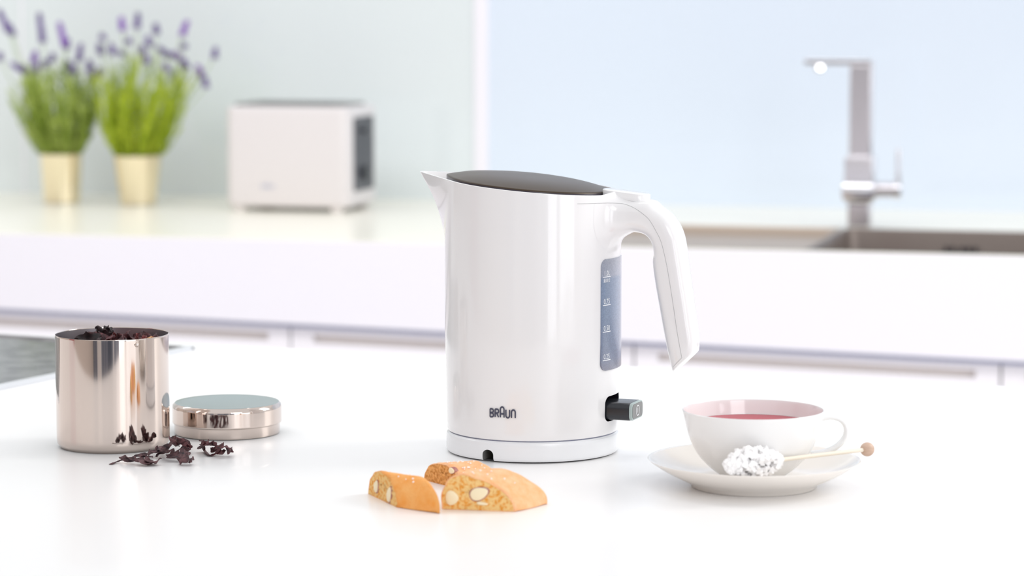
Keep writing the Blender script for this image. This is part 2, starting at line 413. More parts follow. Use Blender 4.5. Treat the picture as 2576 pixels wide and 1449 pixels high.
def arc(cx, cy, r, a0, a1, n=8, ry=None):
    ry = ry or r
    return [(cx + r * math.cos(R(a0 + (a1 - a0) * k / n)), cy + ry * math.sin(R(a0 + (a1 - a0) * k / n))) for k in range(n + 1)]
# the five letters of the maker's wordmark, x height 1.0, tall middle A
def wordmark():
    H, w = 1.0, .56; out = []; x = 0
    def stem(x0, y0=0, y1=H): return [(x0, y0), (x0, y1)]
    r = .2
    # B
    out += [stem(x), [(x, H)] + arc(x + w - r - .05, H - r - .03, r + .03, 90, -90, 8) + [(x, H - 2 * r - .06)],
            [(x, .48)] + arc(x + w - .24, .24, .24, 90, -90, 8) + [(x, 0)]]
    x += .84
    # R
    out += [stem(x), [(x, H)] + arc(x + w - .24, H - .24, .24, 90, -90, 8) + [(x, H - .48)], [(x + .26, H - .48), (x + w, 0)]]
    x += .84
    # A, taller and round headed
    out += [[(x, 0), (x, 1.02)] + arc(x + .29, 1.02, .29, 180, 0, 10) + [(x + .58, 0)], [(x, .46), (x + .58, .46)]]
    x += .88
    # U
    out += [[(x, H), (x, .28)] + arc(x + .28, .28, .28, 180, 360, 10) + [(x + .56, H)]]
    x += .86
    # N round headed
    out += [[(x, 0), (x, .72)] + arc(x + .28, .72, .28, 180, 0, 10) + [(x + .56, 0)]]
    return out, x + .56
WMK, WMW = wordmark()

tst = thing('toaster', 'white two slot toaster with dark end panel standing by the glass wall', 'toaster', W(-.29, .25, TOP), -WA)
def rbox_bm(x0, x1, y0, y1, z0, z1, r, rt=.006, n=6):
    bm = bmesh.new(); cx, cy = (x0 + x1) / 2, (y0 + y1) / 2; w, h = x1 - x0, y1 - y0
    rings = []
    for k in range(5):
        a = R(90 * k / 4); ins = rt * (1 - math.sin(a)); rings.append([(x, y, z0 + rt * (1 - math.cos(a))) for x, y in rrect(w - 2 * ins, h - 2 * ins, max(.001, r - ins), n, cx, cy)])
    for k in range(5):
        a = R(90 * k / 4); ins = rt * (1 - math.cos(a)); rings.append([(x, y, z1 - rt * (1 - math.sin(a))) for x, y in rrect(w - 2 * ins, h - 2 * ins, max(.001, r - ins), n, cx, cy)])
    loft(bm, rings); return bm
obj('housing', rbox_bm(-.098, .128, -.085, .085, .008, .182, .020, .008), M['toaster_white'], tst, sharp=50)
bm = rbox_bm(-.090, .112, -.066, .076, .176, .1865, .02, .003); obj('top_plate', bm, M['toaster_top'], tst, sharp=50)
for sy in (-.032, .032):
    box('bread_slot', -.07, .088, sy - .014, sy + .014, .1855, .1872, M['recess_black'], tst, bev=.0006)
bm = bmesh.new()
loft(bm, [[(x, p, q) for p, q in rrect(.112, .128, .006, 4, .0, .099)] for x in (.1240, .1295)], True, True, True)
pn = obj('end_panel', bm, M['toaster_panel'], tst, sharp=40, label='dark grey control panel')
box('browning_lever', .129, .137, -.012, .012, .135, .143, M['black_plastic'], pn, bev=.002)
bm = bmesh.new(); tube(bm, [(.129, 0, .065), (.137, 0, .065)], .012, 24); obj('dial', bm, M['black_plastic'], pn)
for sx in (-.075, .102):
    for sy in (-.068, .068):
        bm = bmesh.new(); lathe(bm, [(.010, 0), (.012, .003), (.012, .010)], 20, sx, sy, True, True); obj('foot', bm, M['toaster_white'], tst)
bm = bmesh.new(); k_ = .0058
strokes_bm(bm, WMK, .2, lambda x, y: (-.018 + (x - WMW / 2) * k_, -.0853, .041 + y * k_))
obj('wordmark', bm, M['ink_soft'], tst, smooth=False)

# ---- kitchen island
IA = R(22.4); IO = Vector((0, 2.8125, 0))
isl = thing('kitchen_island', 'white kitchen island in the foreground, set with kettle, teacup and biscuits', 'island', (0, 2.8125, 0), -IA)
box('island_top', -2.4, 1.6, -1.125, 0, TOP - .03, TOP, M['island_white'], isl, bev=.0015)
box('island_body', -2.35, 1.55, -1.06, -.03, .08, TOP - .03, M['cabinet_white'], isl)

# ---- hob
HA = R(26.1); hp = at(490, 880)
hb = thing('hob', 'black glass hob with pale metal frame at the left edge, behind the canister', 'hob', hp, -HA)
bm = bmesh.new(); add_box(bm, -.78, -.006, -.514, -.006, .0002, .0022); obj('glass_plate', bm, M['hob_glass'], hb, smooth=False)
bm = bmesh.new()
add_box(bm, -.786, 0, -.006, 0, .0, .004); add_box(bm, -.786, 0, -.52, -.514, .0, .004)
add_box(bm, -.008, 0, -.52, 0, 0, .0042); add_box(bm, -.786, -.778, -.52, 0, 0, .0042)
obj('metal_frame', bm, M['hob_trim'], hb, smooth=False)

# ------------------------------------------------------------------ kettle
KP = Vector((.0168, 2.2425, TOP)); KA = R(20); KC, KS = math.cos(KA), math.sin(KA)
kt = thing('electric_kettle', 'white electric kettle with brown lid standing on the island', 'kettle', KP, -KA)
RB = .0713
def interp(tab, x):
    if x <= tab[0][0]: return tab[0][1]
    for (a, va), (b, vb) in zip(tab, tab[1:]):
        if x <= b: t = (x - a) / (b - a); return va + (vb - va) * t
    return tab[-1][1]
SPT = [(.0, RB), (.125, RB), (.1594, .0732), (.1732, .0757), (.1895, .0795), (.2018, .0840), (.2115, .0888), (.2253, .0975)]
SPT = [(p.x, p.y) for p in catmull([(a, b, 0) for a, b in SPT], 6)]
RT = [(.0178, .0695), (.05, .0702), (.10, .0712), (.2253, .0713)]
def outline(z, off=0.0, rho=.0085):
    """teardrop: body circle drawn out to a spout at local -x"""
    r = interp(RT, z) - off; s = max(interp(SPT, z) - off, r + 1e-4); rh = rho - off
    d = s - rh; cb = min(.99999, (r - rh) / d); be = math.acos(cb)
    tx, ty = d + rh * math.cos(be), rh * math.sin(be); ph_s = math.atan2(ty, tx)
    pts = []
    for f in FR:
        f_ = abs(f)
        if f_ >= be: q = r
        elif f_ > ph_s: q = r / math.cos(be - f_)
        else: q = d * math.cos(f_) + math.sqrt(max(0, rh * rh - (d * math.sin(f_)) ** 2))
        pts.append((-q * math.cos(f), -q * math.sin(f)))
    return pts
# azimuths measured from the spout, closer together near it
FR = [math.copysign(math.pi * (abs(k / 72) ** 1.55), k) for k in range(-71, 73)]
def ztop(x): return .2167 - .089 * x
ZB = .0177
bm = bmesh.new(); rings = []
rings.append([(x * .975, y * .975, ZB) for x, y in outline(.02)])
rings.append([(x * .992, y * .992, ZB + .0006) for x, y in outline(.02)])
NR = 46
for j in range(NR + 1):
    t = j / NR; zn = ZB + .002 + (.2253 - ZB - .002) * t
    base = outline(zn)
    rings.append([(x, y, ZB + .002 + (ztop(x) - ZB - .002) * t) for x, y in base])
top = outline(.2253)
rings.append([(x, y, ztop(x) + .0003) for x, y in outline(.2253, .0006)])
rings.append([(x, y, ztop(x) + .0001) for x, y in outline(.2253, .0022)])
rings.append([(x, y, ztop(x) - .004) for x, y in outline(.2213, .0030)])
rings.append([(x, y, ztop(x) - .008) for x, y in outline(.2173, .0035)])
rings.append([(x, y, ztop(x) - .012) for x, y in outline(.2133, .0045)])
loft(bm, rings, True, True, True)
bmesh.ops.recalc_face_normals(bm, faces=bm.faces[:])
body_me = bpy.data.meshes.new('body'); bm.to_mesh(body_me); bm.free()
body_me.materials.append(M['plastic']); body_me.materials.append(M['recess_black'])
def bool_cut(me, cutters, mats):
    """mesh minus cutters, evaluated, helpers removed"""
    a = bpy.data.objects.new('tmp_a', me); COL.objects.link(a); tmp = [a]
    for cm in cutters:
        c = bpy.data.objects.new('tmp_c', cm); COL.objects.link(c); tmp.append(c)
        md = a.modifiers.new('b', 'BOOLEAN'); md.operation = 'DIFFERENCE'; md.object = c; md.solver = 'EXACT'
        try: md.material_mode = 'TRANSFER'
        except Exception: pass
    dg = bpy.context.evaluated_depsgraph_get(); dg.update()
    out = bpy.data.meshes.new_from_object(a.evaluated_get(dg))
    for o in tmp: bpy.data.objects.remove(o)
    return out
cb = bmesh.new(); SZ = .0389
loft(cb, [[(x, p, q) for p, q in rrect(.0358, .0205, .0062, 6, 0, SZ)] for x in (.050, .09)])
bmesh.ops.recalc_face_normals(cb, faces=cb.faces[:])
cme = bpy.data.meshes.new('cut'); cb.to_mesh(cme); cb.free(); cme.materials.append(M['recess_black'])
out = bool_cut(body_me, [cme], None)
for e_ in out.edges: pass
bm = bmesh.new(); bm.from_mesh(out)
for e in bm.edges:
    if len(e.link_faces) == 2 and e.calc_face_angle(0) > R(35): e.smooth = False
bm.to_mesh(out); bm.free()
names = [m.name if m else '' for m in out.materials]
o = bpy.data.objects.new('body', out); COL.objects.link(o); o.parent = kt
for p in out.polygons: p.use_smooth = True
if len(out.materials) == 0: out.materials.append(M['plastic'])

# base ring with a cable notch
bm = bmesh.new()
lathe(bm, [(.064, .0012), (.0688, .0012), (.0698, .0022), (.0702, .0036), (.0702, .006), (.0702, .0125), (.0702, .0142), (.0697, .0158), (.0683, .0170), (.062, .0172)], 128, 0, 0, True, True)
bmesh.ops.recalc_face_normals(bm, faces=bm.faces[:])
bme = bpy.data.meshes.new('b'); bm.to_mesh(bme); bm.free(); bme.materials.append(M['plastic_base']); bme.materials.append(M['notch_grey'])
NA = R(-100.9)
cb = bmesh.new(); nm = Matrix.Rotation(NA, 4, 'Z')
prof = [(-.0050, -.002), (.0050, -.002), (.0050, .0058)] + [(.0050 * math.cos(R(a)), .0058 + .0042 * math.sin(R(a))) for a in range(15, 180, 15)] + [(-.0050, .0058)]
loft(cb, [[nm @ Vector((x, p, q)) for p, q in prof] for x in (.052, .08)])
bmesh.ops.recalc_face_normals(cb, faces=cb.faces[:])
cme = bpy.data.meshes.new('cut'); cb.to_mesh(cme); cb.free(); cme.materials.append(M['notch_grey'])
out = bool_cut(bme, [cme], None)
bm = bmesh.new(); bm.from_mesh(out)
for e in bm.edges:
    if len(e.link_faces) == 2 and e.calc_face_angle(0) > R(30): e.smooth = False
bm.to_mesh(out); bm.free()
o = bpy.data.objects.new('power_base', out); COL.objects.link(o); o.parent = kt
for p in out.polygons: p.use_smooth = True
o['label'] = 'white power base with arched cable notch'
bm = bmesh.new(); lathe(bm, [(.060, 0), (.0655, 0), (.0655, .0014), (.060, .0014)], 96, 0, 0, True, True); obj('foot_ring', bm, M['foot_dark'], kt, label='dark rubber foot ring')
bm = bmesh.new(); lathe(bm, [(.060, .0165), (.0672, .0165), (.0672, .0185), (.060, .0185)], 96, 0, 0, True, True); obj('gap_ring', bm, M['gap_dark'], kt)

# lid: hull of a circle and a straight front edge
def lid_outline(off=0):
    r = .0640 - off; cx = -.0030; hx, hy = -.0690 + off, .0165 - off * .5
    pts = []; n = 80
    a0 = math.acos((hx - cx) / math.hypot(hx - cx, hy))
    # tangent from corner to circle
    D = math.hypot(hx - cx, hy); al = math.acos(min(1, r / D)) if D > r else 0
    aT = a0 - al
    for k in range(n + 1):
        a = -aT + 2 * aT * k / n; pts.append((cx + r * math.cos(a), r * math.sin(a)))
    c1 = Vector((hx, hy)); c0 = Vector(pts[-1])
    for k in (.33, .66): q = c0.lerp(c1, k); pts.append((q.x, q.y))
    for k in range(1, 8):
        t = -1 + 2 * k / 8; pts.append((hx - .0012 * (1 - t ** 6), -hy * t * .98))
    c2 = Vector((hx, -hy)); c3 = Vector(pts[0])
    for k in (.33, .66): q = c2.lerp(c3, k); pts.append((q.x, q.y))
    return pts
def lid_ring(sc, dz, off=0, wedge=0):
    return [(-.003 + (x + .003) * sc, y * sc, ztop(-.003 + (x + .003) * sc) + dz + wedge * .0006 * min(1, max(0, .45 - x / .12))) for x, y in lid_outline(off)]
bm = bmesh.new()
rg = [lid_ring(.96, -.006), lid_ring(1, -.005), lid_ring(1, .0003, wedge=1)]
vr = loft(bm, rg, True, True, False, mi=1)
DOME = .0060
prev = vr[-1]
for sc in (.992, .97, .93, .87, .80, .7, .58, .45, .3, .12):
    h = .0010 + DOME * (1 - sc ** 3.0) if sc < .99 else .0012
    pts = lid_ring(sc, h, wedge=1); cur = [bm.verts.new(p) for p in pts]
    for i in range(len(cur)):
        j = (i + 1) % len(cur); bm.faces.new((prev[i], prev[j], cur[j], cur[i])).material_index = 0
    prev = cur
bm.faces.new(prev)
lid = obj('lid', bm, [M['lid_brown'], M['lid_edge']], kt, sharp=60, label='dark brown domed lid')

# handle: stations read as outer / inner edge of the loop in the photo
def k_local(px, py, yo):
    X = .08
    a = (px - 1288) / FPX; b = -(py - 724.5) / FPX
    d = Vector((a, CP + b * SP, -SP + b * CP))
    # intersect ray with plane local Y = yo   (local Y axis in world = (KS, KC))
    n = Vector((KS, KC, 0)); t = (n.dot(KP) + yo - n.dot(Vector((0, 0, 0)))) / n.dot(d)
    q = d * t; rel = q - Vector((KP.x, KP.y, 0))
    return (rel.x * KC - rel.y * KS, EYE + d.z * t)
ST = [((1480, 489), (1490, 590), .036), ((1530, 493), (1540, 590), .036), ((1560, 497), (1566, 590), .036), ((1600, 501), (1580, 587), .035),
      ((1640, 504), (1592, 585), .034), ((1668, 517), (1616, 590), .033), ((1694, 537), (1631, 602), .032), ((1712, 563), (1639, 619), .032),
      ((1724, 594), (1642, 640), .0315), ((1731, 632), (1639, 662), .031), ((1739, 690), (1645, 712), .030), ((1747, 745), (1654, 765), .029),
      ((1755, 805), (1665, 828), .028), ((1761, 850), (1677, 890), .027), ((1760, 877), (1688, 936), .026)]
sec = []
for (o_, i_, w) in ST:
    ox = k_local(o_[0], o_[1], .006 if o_[0] > 1650 else -.004); ix = k_local(i_[0], i_[1], -.009)
    sec.append((ox[0], ox[1], ix[0], ix[1], w))
dense = []
c = catmull([(s[0], s[1], s[4]) for s in sec], 5); c2 = catmull([(s[2], s[3], 0) for s in sec], 5)
for p, q in zip(c, c2): dense.append((p.x, p.y, q.x, q.y, p.z))
def hpt(s, th, off=0.0, e=2.9):
    ox, oz, ix, iz, w = s; cx, cz = (ox + ix) / 2, (oz + iz) / 2; dx, dz = (ox - ix) / 2, (oz - iz) / 2
    h = math.hypot(dx, dz); ux, uz = dx / h, dz / h; ct, st = math.cos(th), math.sin(th)
    a = math.copysign(abs(ct) ** (2 / e), ct) * (h + off); b = math.copysign(abs(st) ** (2 / e), st) * (w / 2 + off)
    X_ = cx + ux * a
    return Vector((X_, b, cz + uz * a))
bm = bmesh.new(); rings = [[hpt(s, 2 * math.pi * k / 56) for k in range(56)] for s in dense]
# soften the free end
s = dense[-1]; cen = Vector(((s[0] + s[2]) / 2, 0, (s[1] + s[3]) / 2)); ext = Vector((dense[-1][0] - dense[-3][0] + dense[-1][2] - dense[-3][2], 0, dense[-1][1] - dense[-3][1] + dense[-1][3] - dense[-3][3])).normalized()
rings.append([cen + (p - cen) * .97 + ext * .0007 for p in rings[-1]])
loft(bm, rings)
bmesh.ops.recalc_face_normals(bm, faces=bm.faces[:])
def blend_root(bm):
    """handle joined to the body cylinder by a smooth fillet"""
    import numpy as np, openvdb as vdb
    tb = bm.copy(); bmesh.ops.triangulate(tb, faces=tb.faces[:]); tb.verts.ensure_lookup_table()
    vx = .0007; P_ = np.array([v.co[:] for v in tb.verts], dtype=np.float32)
    T_ = np.array([[v.index for v in f.verts] for f in tb.faces], dtype=np.uint32); tb.free()
    lo = np.array((.030, -.050, .060)); nn = np.array((.125, .100, .165)) / vx; nn = nn.astype(int)
    P2 = ((P_ - lo) / vx).astype(np.float32)
    g = vdb.FloatGrid.createLevelSetFromPolygons(points=P2, triangles=T_, transform=vdb.createLinearTransform(1.0), halfWidth=26.0)
    A = np.empty(tuple(int(n) for n in nn), dtype=np.float32); g.copyToArray(A, ijk=(0, 0, 0)); A *= vx
    X = (lo[0] + np.arange(nn[0]) * vx)[:, None, None]; Y = (lo[1] + np.arange(nn[1]) * vx)[None, :, None]; Z = (lo[2] + np.arange(nn[2]) * vx)[None, None, :]
    B = np.sqrt(X ** 2 + Y ** 2) - RB + 0 * A
    k = .0165; h = np.clip(k - np.abs(A - B), 0, None) / k; U = np.minimum(A, B) - h * h * k * .25
    U = np.maximum(U, Z - (.2167 - .089 * X) - .0002 - .45 * np.clip(X - .066, 0, None)).astype(np.float32)
    g2 = vdb.FloatGrid(); g2.copyFromArray(U / vx); pts, quads = g2.convertToQuads(isovalue=0.0)
    pts = lo + np.asarray(pts) * vx; quads = np.asarray(quads)
    bs = np.hypot(pts[:, 0], pts[:, 1]) - RB
    ok = (bs[quads].max(axis=1) > .00002)
    edge = (pts[:, 0] < lo[0] + 2 * vx) | (np.abs(pts[:, 1]) > .0485) | (pts[:, 2] < lo[2] + 2 * vx)
    ok &= ~edge[quads].any(axis=1)
    quads = quads[ok]; used = np.unique(quads); mp = -np.ones(len(pts), dtype=int); mp[used] = np.arange(len(used))
    me = bpy.data.meshes.new('handle'); me.from_pydata([tuple(map(float, p)) for p in pts[used]], [], [tuple(int(mp[i]) for i in q) for q in quads]); me.update()
    b2 = bmesh.new(); b2.from_mesh(me)
    inner = [v for v in b2.verts if not v.is_boundary]
    for _ in range(5): bmesh.ops.smooth_vert(b2, verts=inner, factor=.5, use_axis_x=True, use_axis_y=True, use_axis_z=True)
    bmesh.ops.recalc_face_normals(b2, faces=b2.faces[:])
    return b2
try:
    b2 = blend_root(bm); bm.free(); bm = b2
    c_ = sum(((f.calc_center_median() - Vector((.12, 0, .15))).dot(f.normal) for f in bm.faces if f.calc_center_median().x > .135), 0.0)
    if c_ < 0: bmesh.ops.reverse_faces(bm, faces=bm.faces[:])
    hd = obj('handle', bm, M['plastic'], kt, sharp=0, recalc=False)
except ImportError:
    hd = obj('handle', bm, M['plastic'], kt, sharp=55)
# parting seam along the sides of the handle, dropped onto its surface
from mathutils.bvhtree import BVHTree
hb_ = bmesh.new(); hb_.from_mesh(hd.data); HT = BVHTree.FromBMesh(hb_)
SP_ = [(1484, 506), (1551, 510.6), (1572, 514), (1597, 523.5), (1619.5, 538.7), (1635, 554), (1650, 580), (1663.5, 608.6), (1675.6, 660), (1684, 710), (1693, 771), (1702, 836), (1713, 901), (1689, 925)]
PL = [k_local(x, y, -.0155) for x, y in SP_]
PL = catmull([(a, b, 0) for a, b in PL[:-1]], 8) + [Vector((PL[-1][0] * t + PL[-2][0] * (1 - t), PL[-1][1] * t + PL[-2][1] * (1 - t), 0)) for t in (.25, .5, .75, 1)]
for sd in (-1, 1):
    res = []
    for p in PL:
        hit = HT.ray_cast(Vector((p.x, sd * .07, p.y)), Vector((0, -sd, 0)))[0]; y = abs(hit.y) if hit and hit.y * sd > 0 else 0
        if p.x < RB: y = max(y, math.sqrt(RB ** 2 - p.x ** 2))
        if y > .004: res.append((p.x, sd * y, p.y))
    bm = bmesh.new(); tube(bm, res, .00018, 6); obj('parting_seam', bm, M['seam'], hd, label='thin grey parting line')
hb_.free()
# lid release button
bm = bmesh.new(); xb0, xb1 = .0602, .0985
def zb_(x): return .2152 - (x - xb0) * .105
rings = []
for f, dz in ((.0, -.0062), (.0, -.0008), (.0005, -.0002), (.0016, 0)):
    rings.append([(x, y, zb_(x) + dz) for x, y in rrect(xb1 - xb0 - 2 * f, .022 - 2 * f, .0095 - f, 8, (xb0 + xb1) / 2, 0)])
loft(bm, rings); obj('lid_button', bm, M['plastic'], kt, sharp=70, label='white oval lid release button on the handle')

# water gauge window
def cyl(az, z, r): return Vector((r * math.cos(az), r * math.sin(az), z))
GR = .0719; gz0, gz1, ga = .0708, .1600, R(21.2)
bm = bmesh.new()
gw = 2 * ga * GR; gh = gz1 - gz0
def gauge_shell(bm, r, fan=True):
    n = 24; cols = []
    rc = .0062
    for i in range(n * 2 + 1):
        x = -gw / 2 * math.cos(math.pi * i / (2 * n)); dx = max(0, abs(x) - (gw / 2 - rc)); dzc = rc - math.sqrt(max(0, rc * rc - dx * dx))
        cols.append((x / GR, gz0 + dzc, gz1 - dzc))
    return cols
cols = gauge_shell(bm, GR)
va = [[bm.verts.new(cyl(a, lo + (hi - lo) * k / 8, GR)) for k in range(9)] for a, lo, hi in cols]
vb = [[bm.verts.new(cyl(a, lo + (hi - lo) * k / 8, GR - .0022)) for k in range(9)] for a, lo, hi in cols]
for A in (va, vb):
    for i in range(len(A) - 1):
        for k in range(8): bm.faces.new((A[i][k], A[i + 1][k], A[i + 1][k + 1], A[i][k + 1]))
for i in range(len(va) - 1):
    bm.faces.new((va[i][0], vb[i][0], vb[i + 1][0], va[i + 1][0])); bm.faces.new((va[i][8], va[i + 1][8], vb[i + 1][8], vb[i][8]))
for i in (0, -1):
    for k in range(8): bm.faces.new((va[i][k], va[i][k + 1], vb[i][k + 1], vb[i][k]))
gg = obj('water_gauge', bm, M['gauge'], kt, sharp=50, label='blue grey see-through water level window')
def text_bm(txt, size, fmap):
    cu = bpy.data.curves.new('t', 'FONT'); cu.body = txt; cu.size = size; cu.align_x = 'CENTER'; cu.resolution_u = 3
    o = bpy.data.objects.new('t', cu); COL.objects.link(o)
    dg = bpy.context.evaluated_depsgraph_get(); dg.update()
    me = bpy.data.meshes.new_from_object(o.evaluated_get(dg)); bpy.data.objects.remove(o)
    bm = bmesh.new(); bm.from_mesh(me)
    for v in bm.verts: v.co = fmap(v.co.x, v.co.y)
    return bm
GT = GR + .00012; gaz = R(-15.3)
for txt, zz in (('1.0L', .1459), ('0.75', .1234), ('0.50', .1020), ('0.25', .0792)):
    fm = lambda x, y, z=zz: cyl(gaz + x / GT, z + y, GT)
    bm = text_bm(txt, .0058, lambda x, y: fm(x * .88, y + .0010))
    strokes_bm(bm, [[(-.0056 + .0112 * k / 8, 0) for k in range(9)]], .00062, fm)
    obj('scale_mark', bm, M['white_print'], gg, smooth=False, recalc=False, label='white printed scale mark ' + txt)
bm = text_bm('\u6700\u9ad8\u4f4d', .0034, lambda x, y: cyl(gaz + x * .95 / GT, .1418 + y, GT)); obj('scale_text', bm, M['white_print'], gg, smooth=False, recalc=False)
# wordmark on the body
LA = R(-90.2); LR = .0707; k_ = .0058
bm = bmesh.new(); strokes_bm(bm, WMK, .20, lambda x, y: cyl(LA + (x - WMW / 2) * k_ * .92 / LR, .0367 + y * k_ * 1.1, LR - .0003 + .00050))
obj('wordmark', bm, M['ink'], kt, smooth=False, label='dark slate printed lettering')
# switch
bm = bmesh.new(); LZ = .0372
rings = [[(x, p * f, LZ + q * f) for p, q in rrect(.0305, .0142, .0045, 6)] for x, f in ((.052, .99), (.060, .99), (.0862, 1.0), (.0870, .985))]
loft(bm, rings); sw = obj('power_switch', bm, M['black_plastic'], kt, sharp=50, label='black rocker switch lever')
bm = bmesh.new(); loft(bm, [[(x, p * f, LZ + q * f) for p, q in rrect(.0300, .0138, .0044, 6)] for x, f in ((.0866, 1), (.0884, 1.0), (.0892, .975))]); obj('switch_rim', bm, M['mint_edge'], sw, sharp=50, label='pale mint grey rim')
bm = bmesh.new(); loft(bm, [[(x, p, LZ + q) for p, q in rrect(.0265, .0118, .0036, 6)] for x in (.0885, .0895)]); fc = obj('switch_face', bm, M['grey_button'], sw, sharp=50, label='grey switch face')
bm = bmesh.new(); strokes_bm(bm, [arc(0, 0, .0040, 0, 360, 28), [(0, -.0018), (0, .0018)]], .0008, lambda x, y: (.08965, x * 1.0, LZ + y)); obj('power_symbol', bm, M['white_print'], fc, smooth=False)

# ------------------------------------------------------------------ steel canister, lid
CPOS = Vector((-.328, 2.265, TOP)); CRd = .0462; CH = .0928
cn = thing('steel_canister', 'tall polished steel canister filled with dried hibiscus tea', 'canister', CPOS, R(0))
bm = bmesh.new()
prof = [(.0, .0012), (.040, .0012), (.0425, .0), (.0440, .0014), (.0458, .004), (CRd, .008), (CRd, .0095), (CRd, .012), (CRd, CH - .003), (CRd, CH - .0012), (CRd, CH - .0004), (CRd - .00012, CH), (CRd - .0003, CH), (CRd - .00045, CH - .0004), (CRd - .00045, CH - .010)]
lathe(bm, prof[1:], 144, 0, 0, True, False); obj('shell', bm, M['steel'], cn, sharp=50)
bm = bmesh.new(); lathe(bm, [(CRd - .0005, CH - .0004), (CRd - .0005, CH - .002), (CRd - .0005, .004), (CRd - .006, .003)], 96, 0, 0, False, True)
obj('inner_wall', bm, M['steel_inside'], cn, label='dull grey inner wall')
for (px, py, rr) in ((233, 829, CRd - .001), (327, 862, CRd + .0002)):
    a_ = at(px, py, CH - .004) - CPOS; an = math.atan2(a_.y, a_.x)
    bm = bmesh.new(); bmesh.ops.create_uvsphere(bm, u_segments=20, v_segments=12, radius=.0019)
    for v in bm.verts: v.co += Vector((rr * math.cos(an), rr * math.sin(an), CH - (.0012 if py < 850 else .0045)))
    obj('catch_bead', bm, M['steel'], cn, label='small steel catch bead at the rim')
LP_ = Vector((-.2414, 2.334, TOP))
cl = thing('canister_lid', 'round steel lid lying on the island beside the open canister', 'lid', LP_, 0)
bm = bmesh.new()
lathe(bm, [(.0432, .0), (.0442, .0006), (.0446, .002), (.0447, .0085), (.0450, .0092), (.0458, .0095), (.0462, .0100), (.0462, .0108), (.0462, .0122), (.0462, .0205), (.0462, .0217), (.0462, .0225), (.0456, .0250), (.0438, .0265)], 144, 0, 0, True, False)
obj('lid_wall', bm, M['steel'], cl, sharp=40)
bm = bmesh.new()
prof = [(.0439, .02645), (.0428, .0267)] + [(.0428 * (1 - k / 10), .0267 - .0010 * math.sin(math.pi / 2 * k / 10)) for k in range(1, 10)] + [(.0005, .0257)]
lathe(bm, prof, 96, 0, 0, False, True); obj('lid_top', bm, M['steel_lid_top'], cl, label='satin grey dished top')

# ------------------------------------------------------------------ dried hibiscus
def petal_bm(path, widths, seed, thick=.0005, curl=.6, crump=.0012, nseg=5):
    """crumpled ribbon along a path; widths at each path point; returns closed thin solid"""
    rnd = random.Random(seed); pts = catmull(path, nseg); widths = [w_ * 1.3 for w_ in widths]
    ws = [v.x for v in catmull([(w, 0, 0) for w in widths], nseg)]
    bm = bmesh.new(); m = 6; up = []; dn = []; ph = rnd.random() * 6; f1 = rnd.uniform(.6, 1.3)
    for i, p in enumerate(pts):
        d = (pts[min(i + 1, len(pts) - 1)] - pts[max(i - 1, 0)]).normalized()
        s = d.cross(Vector((0, 0, 1)))
        if s.length < .2: s = d.cross(Vector((0, 1, 0)))
        s.normalize(); n = s.cross(d).normalized(); tw = curl * math.sin(ph + i * .22 * f1) * 1.3
        s2 = s * math.cos(tw) + n * math.sin(tw); n2 = -s * math.sin(tw) + n * math.cos(tw)
        ru, rd = [], []
        for k in range(m + 1):
            t = -1 + 2 * k / m; w = max(.0003, ws[i]) * (1 + .13 * math.sin(i * 1.1 + ph * 2) * abs(t))
            bend = curl * w * .8 * (t * t) + crump * math.sin(3.1 * t + i * .9 + ph) * min(1, w / .003)
            q = p + s2 * (t * w) + n2 * bend + Vector([rnd.uniform(-1, 1) * .00015 for _ in range(3)])
            tk = thick * (1 - .5 * abs(t)); ru.append(q + n2 * tk); rd.append(q - n2 * tk)
        up.append(ru + rd[::-1])
    loft(bm, up, True, True, True)
    return bm
def mesh_from(bm, name):
    bmesh.ops.recalc_face_normals(bm, faces=bm.faces[:]); me = bpy.data.meshes.new(name); bm.to_mesh(me); bm.free(); return me
def settle(bm, zmin):
    lo = min(v.co.z for v in bm.verts)
    for v in bm.verts: v.co.z += zmin - lo
def join(bms):
    base = bms[0]
    for b in bms[1:]:
        me = bpy.data.meshes.new('j'); b.to_mesh(me); b.free(); base.from_mesh(me)
    return base
def px_petal(pts, widths, seed, **kw):
    """pts: (px, py, height) of the petal's spine as it lies on the island"""
    return petal_bm([at(x, y, h) for x, y, h in pts], widths, seed, **kw)
def loose(name, bms, m, label):
    bm = join(bms); settle(bm, TOP + .0001); c = Vector((sum(v.co.x for v in bm.verts) / len(bm.verts), sum(v.co.y for v in bm.verts) / len(bm.verts), TOP))
    for v in bm.verts: v.co -= c
    o = obj(name, bm, m, None, sharp=70); o.location = c
    return tag(o, label, 'dried petal', 'dried hibiscus petals spilled beside the canister')
w = .0012
loose('dried_petal', [
    px_petal([(279, 1168, .0005), (292, 1163, .0008), (305, 1158, .002), (318, 1155, .004), (335, 1154, .004)], [.0013, .0006, .0007, .001, .002], 3, curl=.2, crump=.0002),
    px_petal([(300, 1152, .004), (320, 1158, .003), (345, 1158, .004), (362, 1163, .003), (380, 1164, .002)], [.0006, .0025, .003, .003, .002], 4),
    px_petal([(338, 1150, .006), (355, 1146, .007), (372, 1150, .006), (384, 1150, .004)], [.0006, .0014, .0016, .0005], 5),
    px_petal([(355, 1158, .004), (368, 1164, .002), (380, 1165, .002), (393, 1162, .002)], [.0015, .0036, .0042, .0040], 6, curl=.25)],
    M['hibiscus_grey'], 'long dried petal with thin stem, in front of the canister, leftmost of the spilled ones')
